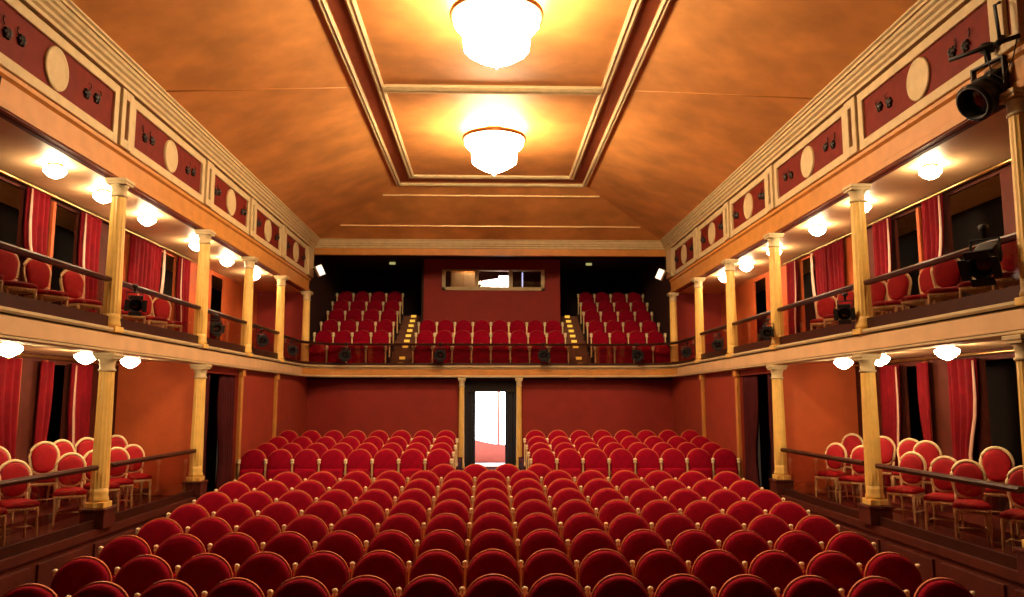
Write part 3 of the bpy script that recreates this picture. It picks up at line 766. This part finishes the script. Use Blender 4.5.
# chandeliers
def chandelier(x, y, label):
    zc = Z(FZ)
    t = thing('chandelier', label, 'chandelier', (x, y, zc))
    MB().lathe([(.20, 0), (.22, -.02), (.10, -.06), (.035, -.08), (.03, -.26), (.06, -.28)], 20).build('canopy', 'brass', t)
    mb = MB(); n = 40
    rg = [[mb.b.verts.new((r * math.cos(2*pi*k/n), r * math.sin(2*pi*k/n), z)) for k in range(n)] for r, z in ((.64, -.19), (.67, -.19), (.68, -.23), (.67, -.27), (.64, -.27), (.635, -.23))]
    for i in range(6):
        for k in range(n): mb.b.faces.new((rg[i][k], rg[i][(k+1) % n], rg[(i+1) % 6][(k+1) % n], rg[(i+1) % 6][k]))
    for k in range(6):
        a = 2*pi*k/6; mb.tube([(.03 * math.cos(a), .03 * math.sin(a), -.15), (.64 * math.cos(a), .64 * math.sin(a), -.22)], .012, 6)
    mb.build('ring', 'bronze', t)
    # basket of lit crystal: upper tier, waist, lower tier, faceted cone
    mb = MB(); n = 36
    pr = [(.59, -.20), (.62, -.27), (.605, -.35), (.55, -.43), (.475, -.47), (.47, -.70), (.45, -.75), (.335, -.83), (.21, -.90), (.09, -.955), (.03, -.975)]
    rg = [[mb.b.verts.new(((r * (1 + (.02 if k % 2 else -.02))) * math.cos(2*pi*k/n), (r * (1 + (.02 if k % 2 else -.02))) * math.sin(2*pi*k/n), z)) for k in range(n)] for r, z in pr]
    for a, b in zip(rg, rg[1:]):
        for k in range(n): mb.b.faces.new((a[k], a[(k+1) % n], b[(k+1) % n], b[k]))
    mb.b.faces.new(rg[0][::-1]); mb.b.faces.new(rg[-1]); bk = mb.build('crystal_basket', 'chand', t)
    MB().lathe([(.02, -.97), (.03, -.985), (.015, -1.01), (.004, -1.02)], 12).build('crystal_drop', 'chand', bk)
    return t
chandelier(0.04, 10.75, 'large blazing crystal chandelier nearest the camera, cut by the frame')
chandelier(0.04, 16.15, 'blazing crystal chandelier farther away, in the rear ceiling panel')

# ------------------------------------------------------------------ stage lights
def spot(loc, rz, tilt, label, group=None, sc=1., barn=True):
    t = thing('stage_spotlight', label, 'spotlight', loc, rz, group)
    R_ = Matrix.Rotation(tilt, 4, 'X')
    mb = MB(); mb.lathe([(.05, .20), (.095, .18), (.105, .10), (.10, -.05), (.115, -.06), (.115, -.18), (.10, -.18), (.10, -.10), (.001, -.10)], 18, mtx=R_ @ Matrix.Rotation(-pi/2, 4, 'X') , caps=False)
    mb.box(-.085, .085, -.02, .18, .085, .115, .01, mtx=R_)
    hs = mb.build('housing', 'black', t)
    MB().lathe([(.001, -.12), (.08, -.125), (.098, -.11)], 18, mtx=R_ @ Matrix.Rotation(-pi/2, 4, 'X'), caps=False).build('lens', 'lens', hs)
    mb = MB()
    mb.box(-.13, -.115, -.02, .02, -.02, .20, .003); mb.box(.115, .13, -.02, .02, -.02, .20, .003); mb.box(-.13, .13, -.02, .02, .19, .205, .003)
    mb.lathe([(.02, .20), (.02, .27), (.045, .28), (.045, .33), (.02, .34)], 10)
    mb.build('yoke', 'black', t)
    mb = MB()
    for k in range(4 if barn else 0):
        a = k * pi/2
        mb.box(-.10, .10, -.20, -.19, .10, .17, .0, mtx=R_ @ Matrix.Rotation(a, 4, 'Y'))
        mb.box(-.10, .10, -.20, -.175, .098, .106, .0, mtx=R_ @ Matrix.Rotation(a, 4, 'Y'))
    if barn: mb.build('barn_doors', 'black', hs)
    else:
        for k in range(3): mb.lathe([(.122, -.17 + k * .12), (.128, -.165 + k * .12), (.128, -.15 + k * .12), (.122, -.145 + k * .12)], 18, mtx=R_ @ Matrix.Rotation(-pi/2, 4, 'X'), caps=False)
        mb.build('cooling_rings', 'black', hs)
    for ch in t.children: ch.scale = (sc, sc, sc)
    t.scale = (1, 1, 1)
    return t
names = ['nearest the camera', 'second', 'third', 'farthest']
for s, side, L in ((-1, 'left', ((11.35, 1.36), (14.75, 1.33), (17.7, 1.33), (20.4, 1.28))), (1, 'right', ((11.25, 1.26), (14.45, 1.25), (17.6, 1.25), (20.45, 1.25)))):
    for k, (y, z) in enumerate(L):
        spot((s * 5.12, y, Z(z)), s * -.55, .25, 'black spotlight clamped outside the upper %s gallery railing, %s' % (side, names[k] if k in (0, 3) else names[k] + ' from the camera'), 'spotlights along the upper galleries', .85 if k == 0 else .75)
for k, x in enumerate((-4.15, -1.45, 1.52, 4.22)):
    spot((x, 22.78, Z(1.30)), 0, .25, 'black spotlight on the rear balcony front, %s from left' % ORD[k], 'spotlights on the rear balcony', 1.0)
spot((4.98, 7.75, Z(1.40)), -.9, .5, 'black spotlight at the right picture edge outside the upper railing', None, 1.1)
# big spotlight hung on a bar by the nearest right column
t = thing('lighting_bar', 'black horizontal lighting bar carrying spotlight beside nearest right upper column', 'lighting bar', (5.10, 7.75, Z(3.52)))
mb = MB(); mb.tube([(-.33, .03, .02), (.15, -.40, .10)], .024, 10); mb.build('pipe', 'black', t)
mb = MB(); mb.tube([(.02, -.28, .08), (.02, -.24, .50), (.10, -.20, .55)], .018, 8); mb.tube([(-.02, -.27, .04), (.06, -.27, .14)], .035, 8); mb.build('bracket', 'black', t)
mb = MB(); mb.tube([(-.1, -.2, .04), (-.05, -.22, -.22), (.03, -.25, -.30), (.10, -.33, -.12), (.13, -.38, .09)], .007, 6); mb.build('cable', 'black', t)
big = spot((5.20, 7.80, Z(3.20)), -1.35, .55, 'large black stage spotlight hanging from the bar at upper right', None, 1.6, False)
spot((-5.42, 7.98, Z(3.27)), .8, .3, 'black spotlight just peeking in at the left picture edge, upper', None, 1.2)
# small white floods at the rear ends of the friezes
for s, side in ((-1, 'left'), (1, 'right')):
    t = thing('flood_lamp', 'small white glowing flood lamp at the rear end of the %s frieze' % side, 'lamp', (s * 4.93, 22.62, Z(3.70 if s < 0 else 3.63)), -s * .5, 'flood lamps at frieze ends')
    MB().box(-.10, .10, -.05, .10, -.16, .16, .015, mtx=Matrix.Rotation(s * .45, 4, 'Y')).build('housing', 'white', t)
    MB().box(-.085, .085, -.065, -.05, -.14, .14, .004, mtx=Matrix.Rotation(s * .45, 4, 'Y')).build('glass', 'flood_glow', t)
    MB().tube([(0, .08, 0), (s * .2, .1, .05)], .015, 6).build('bracket', 'black', t)
    t = tag(MB().box(-.10, .10, -.03, .03, -.04, .04, .01).build('emergency_light', 'green_glow', loc=(s * 3.35, 26.6, Z(4.61))), 'tiny dim yellow-green emergency light on the %s rear balcony ceiling' % side, 'emergency light')

# ------------------------------------------------------------------ lights
def area(name, loc, rot, sx, sy, power, col):
    l = bpy.data.lights.new(name, 'AREA'); l.shape = 'RECTANGLE'; l.size = sx; l.size_y = sy; l.energy = power; l.color = col
    o = bpy.data.objects.new(name, l); COL.objects.link(o); o.location = loc; o.rotation_euler = rot; return o
area('vestibule_light', (0, 25.0, Z(.52)), (0, 0, 0), 2., 1.6, 120, (.85, .9, 1.))

# ------------------------------------------------------------------ world, camera, view
w = bpy.data.worlds.new('World'); S.world = w; w.use_nodes = True
bg = w.node_tree.nodes['Background']; bg.inputs[0].default_value = (.9, .55, .35, 1); bg.inputs[1].default_value = .04
F = 790.
yaw, pitch = 1.654045, 7.32131
cam = bpy.data.cameras.new('camera'); cam.sensor_width = 36.; cam.lens = 36. * F / 1024.; cam.clip_start = .05
co = bpy.data.objects.new('camera', cam); COL.objects.link(co); co.location = (-.05, 0, E)
co.rotation_euler = (math.radians(90 + pitch), 0, -math.radians(yaw)); S.camera = co
S.view_settings.view_transform = 'Standard'; S.view_settings.look = 'None'; S.view_settings.gamma = 1.; S.view_settings.use_curve_mapping = False
S.view_settings.exposure = 0.
S.cycles.use_denoising = True
S.cycles.max_bounces = 6; S.cycles.transparent_max_bounces = 16
S.cycles.caustics_reflective = False; S.cycles.caustics_refractive = False
S.cycles.sample_clamp_indirect = 4.
